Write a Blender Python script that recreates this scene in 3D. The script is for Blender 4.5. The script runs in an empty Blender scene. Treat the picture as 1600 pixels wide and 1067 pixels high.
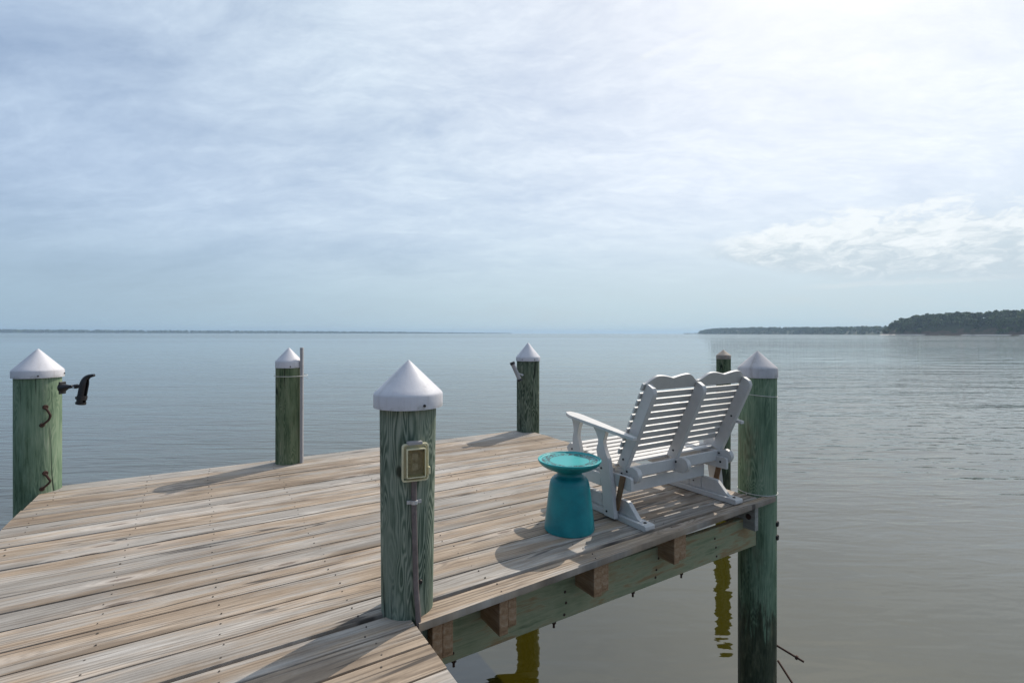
import bpy, bmesh, math, random
import numpy as np
from mathutils import Vector, Matrix, Quaternion
random.seed(7); rng = np.random.default_rng(11)
PI = math.pi
scene = bpy.context.scene
C = scene.collection
A0 = math.radians(32.1); CA, SA = math.cos(A0), math.sin(A0)
EYE = 1.3            # eye height above the deck (deck top is z = 0)
WATER = -1.72
FPX = 776.0
def cw(X, Y, z=0.0):                      # right / ahead of the viewpoint -> world (world x runs along the boards)
    return Vector((X*CA + Y*SA, -X*SA + Y*CA, z))
def at(px, py, Y):                        # photo pixel at distance Y ahead -> world point
    return cw((px-800)/FPX*Y, Y, EYE-(py-521)*Y/FPX)

# ------------------------------------------------------------------ shader helpers
class NT:
    def __init__(s, tree):
        s.t = tree; s.n = tree.nodes; s.l = tree.links
    def put(s, sock, v):
        if isinstance(v, bpy.types.NodeSocket): s.l.new(v, sock)
        elif v is not None: sock.default_value = v
    def new(s, typ, **kw):
        nd = s.n.new(typ)
        for k, v in kw.items(): setattr(nd, k, v)
        return nd
    def m(s, op, a, b=None, c=None, clamp=False):
        nd = s.new('ShaderNodeMath', operation=op, use_clamp=clamp)
        for i, v in enumerate((a, b, c)):
            if v is not None: s.put(nd.inputs[i], v)
        return nd.outputs[0]
    def v(s, op, a, b=None):
        nd = s.new('ShaderNodeVectorMath', operation=op)
        s.put(nd.inputs[0], a)
        if b is not None: s.put(nd.inputs[1], b)
        return nd.outputs['Value'] if op in ('DOT_PRODUCT', 'LENGTH') else nd.outputs[0]
    def map(s, vec, scale=(1,1,1), rot=(0,0,0), loc=(0,0,0)):
        nd = s.new('ShaderNodeMapping')
        s.put(nd.inputs[0], vec); nd.inputs[1].default_value = loc; nd.inputs[2].default_value = rot; nd.inputs[3].default_value = scale
        return nd.outputs[0]
    def noise(s, vec, scale=1., detail=4., rough=.5, dist=0.):
        nd = s.new('ShaderNodeTexNoise'); s.put(nd.inputs['Vector'], vec)
        nd.inputs['Scale'].default_value = scale; nd.inputs['Detail'].default_value = detail
        nd.inputs['Roughness'].default_value = rough; s.put(nd.inputs['Distortion'], dist)
        return nd.outputs[0]
    def noisec(s, vec, scale=1., detail=2.):
        nd = s.new('ShaderNodeTexNoise'); s.put(nd.inputs['Vector'], vec)
        nd.inputs['Scale'].default_value = scale; nd.inputs['Detail'].default_value = detail
        return nd.outputs[1]
    def vor(s, vec, scale=1., feature='F1', out=0, dims='3D'):
        nd = s.new('ShaderNodeTexVoronoi', feature=feature, voronoi_dimensions=dims); s.put(nd.inputs['Vector'], vec)
        nd.inputs['Scale'].default_value = scale
        return nd.outputs[out]
    def sep(s, vec):
        nd = s.new('ShaderNodeSeparateXYZ'); s.put(nd.inputs[0], vec); return nd.outputs
    def com(s, x, y, z):
        nd = s.new('ShaderNodeCombineXYZ')
        for i, q in enumerate((x, y, z)): s.put(nd.inputs[i], q)
        return nd.outputs[0]
    def rng(s, x, a, b, c=0., d=1., smooth=True):
        nd = s.new('ShaderNodeMapRange', interpolation_type='SMOOTHSTEP' if smooth else 'LINEAR')
        s.put(nd.inputs[0], x)
        for i, q in enumerate((a, b, c, d)): s.put(nd.inputs[i+1], q)
        return nd.outputs[0]
    def ramp(s, x, stops):
        nd = s.new('ShaderNodeValToRGB'); s.put(nd.inputs[0], x); cr = nd.color_ramp
        while len(cr.elements) < len(stops): cr.elements.new(.5)
        for e, (p, c) in zip(cr.elements, stops):
            e.position = p; e.color = (*c, 1)
        return nd.outputs[0]
    def mix(s, f, a, b, mode='MIX'):
        nd = s.new('ShaderNodeMix', data_type='RGBA', blend_type=mode)
        s.put(nd.inputs[0], f)
        for i, q in ((6, a), (7, b)):
            if isinstance(q, (tuple, list)) and len(q) == 3: q = (*q, 1)
            s.put(nd.inputs[i], q)
        return nd.outputs[2]
    def bump(s, h, strength=1., dist=.01, normal=None):
        nd = s.new('ShaderNodeBump'); s.put(nd.inputs['Height'], h); s.put(nd.inputs['Strength'], strength)
        nd.inputs['Distance'].default_value = dist
        if normal is not None: s.put(nd.inputs['Normal'], normal)
        return nd.outputs[0]
    def attr(s, name):
        nd = s.new('ShaderNodeAttribute', attribute_name=name); return nd.outputs['Fac']
    def obj(s): return s.new('ShaderNodeTexCoord').outputs['Object']
    def pos(s): return s.new('ShaderNodeNewGeometry').outputs['Position']

def material(name):
    m = bpy.data.materials.new(name); m.use_nodes = True
    nt = NT(m.node_tree); b = m.node_tree.nodes['Principled BSDF']
    return m, nt, b
def setb(nt, b, col=None, rough=None, metal=None, normal=None, spec=None, ior=None, coat=None):
    if isinstance(col, tuple) and len(col) == 3: col = (*col, 1)
    nt.put(b.inputs['Base Color'], col); nt.put(b.inputs['Roughness'], rough); nt.put(b.inputs['Metallic'], metal)
    nt.put(b.inputs['Normal'], normal) if normal is not None else None
    nt.put(b.inputs['Specular IOR Level'], spec); nt.put(b.inputs['IOR'], ior); nt.put(b.inputs['Coat Weight'], coat)

# weathered deck planks: grain runs along world x
def mat_plank(name, tan=.5, value=1., ridge=.3):
    m, nt, b = material(name)
    P = nt.pos(); r = nt.attr('rnd')
    off = nt.com(nt.m('MULTIPLY', r, 37.), nt.m('MULTIPLY', r, 91.), nt.m('MULTIPLY', r, 53.))
    P = nt.v('ADD', P, off); P2 = nt.map(P, scale=(1, 1, 0))
    # knots: sparse cells; the grain bends round them
    kv = nt.map(P2, scale=(1.25, 5.2, 0.))
    kd = nt.vor(kv, 1., dims='2D'); kc = nt.sep(nt.vor(kv, 1., out=1, dims='2D'))[0]
    kon = nt.rng(kc, .66, .68)
    knot = nt.m('MULTIPLY', nt.rng(kd, .34, .02), kon)
    kcore = nt.m('MULTIPLY', nt.rng(nt.m('ADD', kd, nt.m('MULTIPLY', nt.noise(P2, 60., 3.), .06)), .125, .075), kon)
    # cathedral grain: contour lines of a long stretched field
    warp = nt.noise(nt.map(P2, scale=(.42, 6.5, 0.)), 1., 3., .5)
    y = nt.sep(P)[1]
    ph = nt.m('ADD', nt.m('MULTIPLY', y, 150.), nt.m('MULTIPLY', warp, 120.)); ph = nt.m('ADD', ph, nt.m('MULTIPLY', knot, 20.))
    jit = nt.noise(nt.map(P2, scale=(3., 30., 0.)), 1., 4., .6)
    ring = nt.m('MULTIPLY_ADD', nt.m('SINE', nt.m('ADD', ph, nt.m('MULTIPLY', jit, 5.))), .5, .5)
    ring = nt.m('POWER', ring, .55)
    rmask = nt.rng(nt.noise(nt.map(P2, scale=(.7, 7., 0.), loc=(4, 4, 0)), 1., 2.), .36, .62)
    fine = nt.noise(nt.map(P2, scale=(2.2, 105., 0.)), 1., 5., .66)
    fine2 = nt.noise(nt.map(P2, scale=(4.5, 42., 0.)), 1., 5., .65)
    speck = nt.noise(P2, 70., 5., .7)
    band = nt.noise(nt.map(P2, scale=(.75, 15., 0.)), 1., 4., .6)
    blot = nt.noise(nt.map(P2, scale=(2.4, 7., 0.)), 1., 6., .68)
    tone = nt.m('ADD', nt.m('MULTIPLY', band, .48), nt.m('MULTIPLY', blot, .52))
    grey = nt.ramp(tone, [(.24, (.20,.176,.150)), (.40, (.33,.298,.265)), (.53, (.42,.382,.338)), (.65, (.49,.455,.415)), (.77, (.55,.52,.48))])
    brown = nt.ramp(tone, [(.26, (.15,.105,.072)), (.42, (.31,.228,.158)), (.56, (.42,.322,.232)), (.73, (.54,.44,.34))])
    tn = nt.noise(nt.map(P2, scale=(1.0, 8., 0.), loc=(5, 3, 0)), 1., 5., .66)
    tf = nt.m('MULTIPLY', .95, nt.rng(nt.m('ADD', tn, nt.m('MULTIPLY', nt.m('SUBTRACT', nt.m('FRACT', nt.m('MULTIPLY', r, 7.31)), .5), .26)), .54-.28*tan, .76-.28*tan))
    col = nt.mix(tf, grey, brown)
    g = nt.m('ADD', nt.m('MULTIPLY', nt.m('MULTIPLY', ring, rmask), ridge), nt.m('MULTIPLY', fine, .60))
    g = nt.m('ADD', g, nt.m('ADD', nt.m('MULTIPLY', fine2, .50), nt.m('MULTIPLY', speck, .22)))
    shade = nt.rng(g, .50, 1.10, .62, 1.20, False)
    bt = nt.m('MULTIPLY_ADD', nt.m('FRACT', nt.m('MULTIPLY', r, 13.7)), .28, .86)
    shade = nt.m('MULTIPLY', nt.m('MULTIPLY', shade, bt), value)
    col = nt.mix(1., col, nt.com(shade, shade, shade), 'MULTIPLY')
    crack = nt.rng(nt.noise(nt.map(P2, scale=(.8, 46., 0.), loc=(2, 8, 0)), 1., 3., .55), .335, .275)
    cn = nt.rng(nt.noise(nt.map(P2, scale=(1.2, 6., 0.), loc=(9, 1, 0)), 1., 2.), .38, .52)
    crack = nt.m('MULTIPLY', crack, cn)
    # growth-ring ridges: thin dark lines that follow the boards and arch round the knots
    fld = nt.noise(nt.map(P2, scale=(.33, 3.4, 0.), loc=(3, 6, 0)), 1., 1., .4)
    wob = nt.noise(nt.map(P2, scale=(5., 22., 0.), loc=(1, 6, 0)), 1., 2., .5)
    fld = nt.m('ADD', nt.m('ADD', nt.m('MULTIPLY', y, 30.), nt.m('MULTIPLY', fld, 17.)), nt.m('ADD', nt.m('MULTIPLY', knot, 3.2), nt.m('MULTIPLY', wob, .55)))
    gl = nt.rng(nt.m('ABSOLUTE', nt.m('SUBTRACT', nt.m('FRACT', fld), .5)), .30, .06)
    glm = nt.rng(nt.noise(nt.map(P2, scale=(.9, 7., 0.), loc=(2, 2, 0)), 1., 4., .6), .36, .60, .18, 1.)
    gl = nt.m('MULTIPLY', gl, glm)
    col = nt.mix(nt.m('MULTIPLY', gl, .30+.45*ridge), col, nt.mix(.5, nt.mix(1., col, (.30,.25,.21), 'MULTIPLY'), (.10,.078,.062)))
    sp = nt.noise(nt.map(P2, scale=(.36, 9., 0.), loc=(8, 3, 0)), 1., 1.5, .5)
    split = nt.m('MULTIPLY', nt.rng(nt.m('ABSOLUTE', nt.m('SUBTRACT', sp, .52)), .011, .004), nt.rng(nt.noise(nt.map(P2, scale=(.8, 4., 0.), loc=(6, 6, 0)), 1., 2.), .46, .56))
    crack = nt.m('MAXIMUM', crack, split)
    col = nt.mix(nt.m('MULTIPLY', crack, .85), col, (.05,.042,.038))
    halo = nt.m('MULTIPLY', knot, .55)
    col = nt.mix(halo, col, nt.mix(blot, (.46,.35,.25), (.62,.58,.54)))
    col = nt.mix(nt.m('MULTIPLY', kcore, .75), col, (.12,.085,.065))
    h = nt.m('SUBTRACT', nt.m('ADD', nt.m('MULTIPLY', gl, -.7), fine), nt.m('MULTIPLY', crack, 1.6))
    setb(nt, b, col, nt.rng(g, .4, 1., .80, .62, False), spec=.3, normal=nt.bump(h, .5, .0016))
    return m

# joist / beam timber, grain along a chosen axis (0 = x, 1 = y, 2 = z)
def mat_timber(name, axis, stops, streak=1.):
    m, nt, b = material(name)
    P = nt.v('ADD', nt.obj(), nt.com(3.1, 1.7, 4.2))
    sc = [34., 34., 34.]; sc[axis] = 1.6
    sc2 = [6., 6., 6.]; sc2[axis] = .9
    n1 = nt.noise(nt.map(P, scale=tuple(sc)), 1., 5., .6)
    n2 = nt.noise(nt.map(P, scale=tuple(sc2)), 1., 5., .6)
    n3 = nt.noise(P, 2.3, 4., .6)
    t = nt.m('ADD', nt.m('MULTIPLY', n1, .40*streak), nt.m('ADD', nt.m('MULTIPLY', n2, .40), nt.m('MULTIPLY', n3, .60-.40*streak+.20)))
    ph = nt.m('SINE', nt.m('MULTIPLY', n2, 75.))
    t = nt.m('ADD', t, nt.m('MULTIPLY', ph, .028))
    setb(nt, b, nt.ramp(t, stops), .85, spec=.3, normal=nt.bump(nt.m('ADD', n1, nt.m('MULTIPLY', ph, .2)), .5, .002))
    return m

# pressure-treated round piling
def mat_pile(name, figure, stops, seed, rust=None, pale=.5):
    m, nt, b = material(name)
    P0 = nt.obj(); P = nt.v('ADD', P0, nt.com(seed, seed*.7, seed*1.3))
    big = nt.noise(nt.map(P, scale=(9.5, 9.5, 1.45)), 1., 2.2, .5, .35)
    med = nt.noise(nt.map(P, scale=(15., 15., 2.4)), 1., 4., .6)
    fib = nt.noise(nt.map(P, scale=(95., 95., 3.2)), 1., 4., .6)
    line0 = nt.m('MULTIPLY_ADD', nt.m('SINE', nt.m('ADD', nt.m('MULTIPLY', big, 150.), nt.m('MULTIPLY', med, 9.))), .5, .5)
    line = nt.m('POWER', line0, 1.6)
    patch = nt.rng(nt.noise(nt.map(P, scale=(4., 4., .9), loc=(4, 9, 2)), 1., 2.), .38, .60)
    fig = nt.m('MULTIPLY', nt.m('SUBTRACT', line, .5), nt.m('MULTIPLY', patch, figure))
    blot = nt.noise(nt.map(P, scale=(7., 7., 2.2), loc=(1, 2, 8)), 1., 5., .65)
    t = nt.m('ADD', nt.m('ADD', nt.m('MULTIPLY', med, .34), nt.m('MULTIPLY', fib, .34)), nt.m('MULTIPLY', blot, .36)); t = nt.m('SUBTRACT', t, .01)
    t = nt.m('ADD', t, fig)
    col = nt.ramp(t, stops)
    # bare brownish wear
    wear = nt.rng(nt.noise(nt.map(P, scale=(6., 6., 1.6), loc=(7, 7, 3)), 1., 6., .7), .56, .72)
    col = nt.mix(nt.m('MULTIPLY', wear, pale), col, (.20,.18,.12))
    stain = nt.rng(nt.noise(nt.map(P, scale=(5., 5., 1.1), loc=(2, 9, 4)), 1., 6., .72), .50, .68)
    col = nt.mix(nt.m('MULTIPLY', stain, .75), col, nt.mix(1., col, (.40,.44,.34), 'MULTIPLY'))
    kn = nt.vor(nt.map(P, scale=(4.2, 4.2, 2.4), loc=(1, 4, 2)), 1.); kn = nt.rng(nt.m('ADD', kn, nt.m('MULTIPLY', med, .08)), .135, .085)
    col = nt.mix(nt.m('MULTIPLY', kn, .8), col, (.020,.020,.012))
    crack = nt.rng(nt.noise(nt.map(P, scale=(24., 24., .8), loc=(3, 1, 5)), 1., 2., .5), .33, .27)
    chk = nt.noise(nt.map(P, scale=(7., 7., .28), loc=(2, 5, 5)), 1., 1.5, .5)
    chk = nt.m('MULTIPLY', nt.rng(nt.m('ABSOLUTE', nt.m('SUBTRACT', chk, .5)), .010, .003), nt.rng(nt.noise(nt.map(P, scale=(3., 3., .9), loc=(6, 6, 1)), 1., 2.), .47, .55))
    crack = nt.m('MAXIMUM', crack, chk)
    col = nt.mix(nt.m('MULTIPLY', crack, .85), col, (.012,.016,.012))
    # wet, weed-stained foot
    z = nt.sep(P0)[2]
    ragged = nt.noise(nt.map(P, scale=(17., 17., 2.6)), 1., 5., .7)
    wet = nt.rng(nt.m('ADD', z, nt.m('MULTIPLY', nt.m('SUBTRACT', ragged, .5), 1.5)), -.88, -1.12)
    foul = nt.ramp(nt.noise(nt.map(P, scale=(20., 20., 5.)), 1., 6., .7), [(.35, (.012,.014,.009)), (.52, (.048,.050,.030)), (.70, (.15,.14,.085))])
    col = nt.mix(nt.m('MULTIPLY', wet, .86), col, foul)
    if rust is not None:
        x, y, _ = nt.sep(P0)[0], nt.sep(P0)[1], 0
        d = nt.v('LENGTH', nt.com(nt.m('SUBTRACT', x, rust[0]), nt.m('SUBTRACT', y, rust[1]), 0.))
        d = nt.m('ADD', d, nt.m('MULTIPLY', nt.m('SUBTRACT', med, .5), .03))
        rz = nt.m('MULTIPLY', nt.rng(z, -.36, -.50), nt.rng(d, .026, .010))
        col = nt.mix(nt.m('MULTIPLY', rz, .85), col, (.17,.065,.022))
    hgt = nt.m('SUBTRACT', nt.m('ADD', nt.m('MULTIPLY', fib, .6), nt.m('MULTIPLY', fig, .8)), nt.m('MULTIPLY', crack, 1.5))
    setb(nt, b, col, nt.rng(wet, 0., 1., .82, .45, False), spec=.15, normal=nt.bump(hgt, .6, .003))
    return m

def mat_simple(name, col, rough=.5, var=.15, scale=9., metal=0., spec=.5, bumpd=.0006, dirt=None, dirtcol=(.2,.18,.15), coat=0.):
    m, nt, b = material(name)
    P = nt.obj()
    n = nt.noise(P, scale, 5., .62)
    k = nt.rng(n, .3, .7, 1-var, 1+var, False)
    c = nt.mix(1., col, nt.com(k, k, k), 'MULTIPLY')
    if dirt:
        d = nt.rng(nt.noise(P, scale*1.7, 6., .7), .52, .74)
        c = nt.mix(nt.m('MULTIPLY', d, dirt), c, dirtcol)
    setb(nt, b, c, nt.rng(n, .3, .7, max(rough-.08, .02), rough+.08, False), metal, spec=spec, coat=coat, normal=nt.bump(nt.noise(P, scale*14, 3., .6), .4, bumpd))
    return m

def mat_cap(name, col, grime, tint):
    m, nt, b = material(name); P = nt.obj(); x, y, z = nt.sep(P)
    ang = nt.com(nt.m('COSINE', nt.m('ARCTAN2', y, x)), nt.m('SINE', nt.m('ARCTAN2', y, x)), 0.)
    st = nt.noise(nt.v('ADD', nt.map(ang, scale=(5., 5., 5.)), nt.map(P, scale=(0, 0, 3.))), 1., 6., .65)
    bl = nt.noise(P, 11., 6., .68); sp = nt.noise(P, 90., 3., .6)
    g_ = nt.m('ADD', nt.m('MULTIPLY', nt.rng(st, .48, .72), .7), nt.m('MULTIPLY', nt.rng(bl, .50, .72), .7))
    c = nt.mix(nt.m('MULTIPLY', g_, grime), col, tint)
    c = nt.mix(nt.m('MULTIPLY', nt.rng(sp, .66, .74), .35), c, (.12,.11,.10))
    rim = nt.m('MULTIPLY', nt.rng(z, .030, .0), nt.rng(bl, .42, .60))
    c = nt.mix(nt.m('MULTIPLY', rim, .40), c, (.20,.20,.16))
    setb(nt, b, c, nt.rng(bl, .3, .7, .42, .62, False), spec=.4, normal=nt.bump(nt.m('ADD', bl, nt.m('MULTIPLY', sp, .15)), .35, .004))
    return m
GREENS = [(.30, (.022,.036,.019)), (.41, (.070,.102,.056)), (.52, (.140,.178,.102)), (.63, (.23,.245,.155)), (.78, (.33,.31,.22))]
GREENS2 = [(.30, (.032,.054,.032)), (.41, (.105,.165,.104)), (.52, (.195,.272,.178)), (.65, (.29,.350,.245)), (.80, (.37,.395,.30))]
M = {}
M['plank'] = mat_plank('weathered_plank', .58, .98)
M['plank_edge'] = mat_plank('newer_plank', 1.25, .95, .7)
M['joist'] = mat_timber('brown_joist', 1, [(.34, (.06,.034,.018)), (.46, (.20,.115,.060)), (.58, (.32,.195,.11)), (.72, (.43,.31,.21))])
M['joist_grey'] = mat_timber('grey_joist', 1, [(.34, (.10,.09,.075)), (.48, (.21,.20,.175)), (.62, (.31,.30,.27)), (.78, (.42,.41,.38))])
M['beam'] = mat_timber('green_beam', 0, [(.34, (.028,.036,.018)), (.42, (.13,.148,.082)), (.50, (.23,.255,.150)), (.59, (.32,.320,.20)), (.67, (.30,.20,.10)), (.74, (.30,.29,.20))], .8)
M['pile_front'] = mat_pile('front_piling_wood', .27, [(.24, (.028,.043,.030)), (.40, (.098,.132,.096)), (.52, (.190,.228,.175)), (.66, (.27,.300,.235)), (.85, (.36,.38,.31))], 3.3, pale=.25)
M['pile_b'] = mat_pile('side_piling_wood', .13, GREENS2, 9.1, rust=(.118, -.083), pale=.5)
M['pile_a'] = mat_pile('corner_piling_wood', .10, GREENS2, 5.7, pale=.55)
M['pile_c'] = mat_pile('mossy_piling_wood', .16, GREENS, 1.9, pale=.75)
M['pile_d'] = mat_pile('far_piling_wood', .26, [(.30, (.022,.036,.024)), (.43, (.090,.120,.080)), (.56, (.175,.205,.145)), (.75, (.29,.30,.23))], 7.7, pale=.5)
M['cap'] = mat_cap('white_vinyl_cap', (.62,.605,.63,1), .45, (.40,.37,.36,1))
M['cap_old'] = mat_cap('stained_vinyl_cap', (.50,.475,.48,1), .75, (.30,.26,.235,1))
M['cap_rusty'] = mat_simple('rusty_cap', (.38,.31,.25), .6, .3, 10., dirt=.7, dirtcol=(.25,.13,.06))
M['white'] = mat_simple('white_painted_wood', (.60,.575,.545), .5, .05, 20., dirt=.12, dirtcol=(.45,.42,.38), bumpd=.001)
M['bare'] = mat_simple('bare_hardwood', (.20,.11,.055), .6, .35, 12.)
M['screw'] = mat_simple('dull_screw', (.085,.068,.056), .7, .4, 30.)
M['iron'] = mat_simple('dark_bolt', (.035,.03,.028), .6, .4, 60., metal=.4)
M['rust'] = mat_simple('rusty_iron', (.055,.025,.016), .85, .5, 40., dirt=.7, dirtcol=(.03,.016,.012))
M['black'] = mat_simple('black_plastic', (.022,.020,.021), .45, .25, 30.)
M['pvc'] = mat_simple('grey_pvc', (.36,.345,.345), .5, .1, 12., dirt=.4, dirtcol=(.34,.31,.29))
M['conduit'] = mat_simple('weathered_conduit', (.155,.125,.118), .7, .25, 30., dirt=.5, dirtcol=(.23,.20,.18))
M['twine'] = mat_simple('white_twine', (.62,.60,.56), .8, .1, 60.)
M['zinc'] = mat_simple('zinc_strap', (.55,.55,.56), .4, .1, 40., metal=.6)
M['cream'] = mat_simple('yellowed_plastic', (.68,.63,.42), .35, .12, 30., dirt=.3, dirtcol=(.30,.26,.15))
M['socket'] = mat_simple('outlet_face', (.42,.36,.27), .6, .3, 60.)

# ------------------------------------------------------------------ mesh helpers
def parent_origin(p):
    o = Vector((0, 0, 0))
    while p is not None: o += p.location; p = p.parent
    return o
def link(name, bm, mat, parent=None, bevel=0., sharp=35., origin=None, label=None):
    me = bpy.data.meshes.new(name)
    org = parent_origin(parent) if parent is not None else (Vector(origin) if origin is not None else Vector((0, 0, 0)))
    loc = Vector((0, 0, 0))
    if parent is not None and origin is not None: loc = Vector(origin) - org; org = Vector(origin)
    if org.length > 0: bmesh.ops.translate(bm, verts=bm.verts, vec=-org)
    bmesh.ops.recalc_face_normals(bm, faces=bm.faces)
    bm.to_mesh(me); bm.free()
    for m in (mat if isinstance(mat, (list, tuple)) else [mat]): me.materials.append(m)
    me.shade_smooth(); me.set_sharp_from_angle(angle=math.radians(sharp))
    o = bpy.data.objects.new(name, me); C.objects.link(o)
    if parent is not None: o.parent = parent; o.location = loc
    elif origin is not None: o.location = origin
    if bevel:
        b = o.modifiers.new('edge', 'BEVEL'); b.width = bevel; b.segments = 2; b.limit_method = 'ANGLE'
        b.angle_limit = math.radians(40); b.harden_normals = True
    if label: o['label'] = label
    return o
def thing(name, loc, label, cat, group=None):
    o = bpy.data.objects.new(name, None); o.empty_display_size = .1; C.objects.link(o); o.location = loc
    o['label'] = label; o['category'] = cat
    if group: o['group'] = group
    return o
def tag(o, label, cat, group=None, kind=None):
    o['label'] = label; o['category'] = cat
    if group: o['group'] = group
    if kind: o['kind'] = kind
    return o
def prism(bm, pts, axis, a, b):
    """closed 2-D outline extruded along an axis: axis 0 -> outline in (y, z), 1 -> (x, z), 2 -> (x, y)"""
    def P(p, w): return {0: (w, p[0], p[1]), 1: (p[0], w, p[1]), 2: (p[0], p[1], w)}[axis]
    v0 = [bm.verts.new(P(p, a)) for p in pts]; v1 = [bm.verts.new(P(p, b)) for p in pts]
    n = len(pts); fs = [bm.faces.new(v0), bm.faces.new(v1[::-1])]
    for i in range(n): fs.append(bm.faces.new((v0[i], v0[(i+1) % n], v1[(i+1) % n], v1[i])))
    return fs
def box(bm, x0, x1, y0, y1, z0, z1): return prism(bm, [(x0, y0), (x1, y0), (x1, y1), (x0, y1)], 2, z0, z1)
def obox(bm, c, ex, ey, ez, hx, hy, hz):
    """box at c with unit axes ex, ey, ez and half sizes"""
    vs = [bm.verts.new(c + ex*hx*i + ey*hy*j + ez*hz*k) for i in (-1, 1) for j in (-1, 1) for k in (-1, 1)]
    for q in ((0,1,3,2), (4,6,7,5), (0,4,5,1), (2,3,7,6), (0,2,6,4), (1,5,7,3)): bm.faces.new([vs[i] for i in q])
def lathe(bm, prof, c=(0, 0), seg=48, lean=(0, 0), wob=0., close=True):
    rings = []
    for r, z in prof:
        ring = []
        for k in range(seg):
            t = 2*PI*k/seg
            rr = r*(1 + (wob*(math.sin(2*t+z*1.3)*.6+math.sin(3*t-z*2.1+1)*.4+math.sin(7*t+z*.9)*.25) if wob else 0))
            ring.append(bm.verts.new((c[0]+rr*math.cos(t)+lean[0]*z, c[1]+rr*math.sin(t)+lean[1]*z, z)))
        rings.append(ring)
    for a, b in zip(rings, rings[1:]):
        for k in range(seg): bm.faces.new((a[k], a[(k+1) % seg], b[(k+1) % seg], b[k]))
    if close:
        bm.faces.new(rings[0][::-1]); bm.faces.new(rings[-1])
def tube(bm, pts, r, seg=10, cap=True):
    pts = [Vector(p) for p in pts]; rs = r if isinstance(r, (list, tuple)) else [r]*len(pts)
    up = None; rings = []
    for i, p in enumerate(pts):
        d = (pts[min(i+1, len(pts)-1)] - pts[max(i-1, 0)]).normalized()
        if up is None: up = Vector((0, 0, 1)) if abs(d.z) < .9 else Vector((1, 0, 0))
        x = up.cross(d).normalized(); y = d.cross(x).normalized(); up = y
        rings.append([bm.verts.new(p + (x*math.cos(2*PI*k/seg) + y*math.sin(2*PI*k/seg))*rs[i]) for k in range(seg)])
    for a, b in zip(rings, rings[1:]):
        for k in range(seg): bm.faces.new((a[k], a[(k+1) % seg], b[(k+1) % seg], b[k]))
    if cap: bm.faces.new(rings[0][::-1]); bm.faces.new(rings[-1])
def disc(bm, c, n, r, h, seg=12):
    c = Vector(c); n = Vector(n).normalized()
    tube(bm, [c - n*.002, c + n*h*.6, c + n*h], [r, r, r*.8], seg)
def smooth(pts, n=6, closed=False):
    out = []; N = len(pts)
    for i in range(N if closed else N-1):
        p = [pts[(i+j) % N] if closed else pts[min(max(i+j, 0), N-1)] for j in (-1, 0, 1, 2)]
        for k in range(n):
            t = k/n
            out.append(tuple(.5*((2*p[1][d]) + (-p[0][d]+p[2][d])*t + (2*p[0][d]-5*p[1][d]+4*p[2][d]-p[3][d])*t*t + (-p[0][d]+3*p[1][d]-3*p[2][d]+p[3][d])*t**3) for d in range(len(p[0]))))
    if not closed: out.append(tuple(pts[-1]))
    return out

# ------------------------------------------------------------------ the dock
U0, U1 = -1.10, 3.73
dock = thing('dock', (1.3, 3.0, 0), 'weathered grey wooden dock of long planks standing on green beams over the water', 'dock')
bounds = [5.615, 5.422, 5.206, 4.985, 4.772, 4.574, 4.374, 4.174, 3.975, 3.784, 3.589, 3.394, 3.200, 3.010, 2.813, 2.620, 2.430, 2.243]
walk = [2.100, 1.950, 1.768, 1.578]
while walk[-1] > -2.2: walk.append(walk[-1]-.192)
joist_u = [-.98, -.38, .07, .61, 1.30, 1.955, 2.68, 3.45]
def board(bm, lay, u0, u1, lo, hi, r, screws, sl=(0., 0.)):
    """one plank from u0 to u1 between v = lo and hi; sl = drift of both edges per metre"""
    n = max(2, int((u1-u0)/.22)); g = random.uniform(.0032, .0058)
    zt = random.uniform(-.0015, .0015); ph = random.uniform(0, 9); bow = random.uniform(.001, .0022); cup = random.uniform(-.0015, .002)
    rows = []
    for i in range(n+1):
        u = u0+(u1-u0)*i/n; d = bow*math.sin(u*1.3+ph); z = zt+.0014*math.sin(u*2.1+ph*2)
        a = lo+g+d+sl[0]*(u-u0); c = hi-g+d*.7+sl[1]*(u-u0); w = c-a
        prof = [(a, -.037), (a, -.0032), (a+.0012, -.0008), (a+.0035, 0), (a+w*.33, cup), (a+w*.66, cup), (c-.0035, 0), (c-.0012, -.0008), (c, -.0032), (c, -.037)]
        rows.append([bm.verts.new((u, p[0], p[1]+z)) for p in prof])
    vs = [v for row in rows for v in row]
    k = len(rows[0])
    for A, B in zip(rows, rows[1:]):
        for i in range(k): bm.faces.new((A[i], A[(i+1) % k], B[(i+1) % k], B[i]))
    bm.faces.new(rows[0][::-1]); bm.faces.new(rows[-1])
    for v in vs: v[lay] = r
    for ju in joist_u:
        if u0+.03 < ju < u1-.03:
            for f in (.24, .76):
                a = lo+sl[0]*(ju-u0); c = hi+sl[1]*(ju-u0)
                screws.append((ju+random.uniform(-.016, .016), a+(c-a)*(f+random.uniform(-.05, .05)), zt+.0008))
def planks(name, items, mat, label=None):
    bm = bmesh.new(); lay = bm.verts.layers.float.new('rnd'); sc = []
    for it in items: board(bm, lay, *it[:4], random.random(), sc, *(it[4:]))
    nf = len(bm.faces)
    for x, y, z in sc:
        r = random.uniform(.0028, .0044)
        lathe2 = [bm.verts.new((x+r*math.cos(t*PI/4), y+r*math.sin(t*PI/4), z+.0022)) for t in range(8)]
        base = [bm.verts.new((x+r*1.05*math.cos(t*PI/4), y+r*1.05*math.sin(t*PI/4), z-.004)) for t in range(8)]
        fs = [bm.faces.new(lathe2)]
        for t in range(8): fs.append(bm.faces.new((base[t], base[(t+1) % 8], lathe2[(t+1) % 8], lathe2[t])))
        for f in fs: f.material_index = 1
    return link(name, bm, [mat, M['screw']], dock, sharp=30, label=label)
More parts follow.
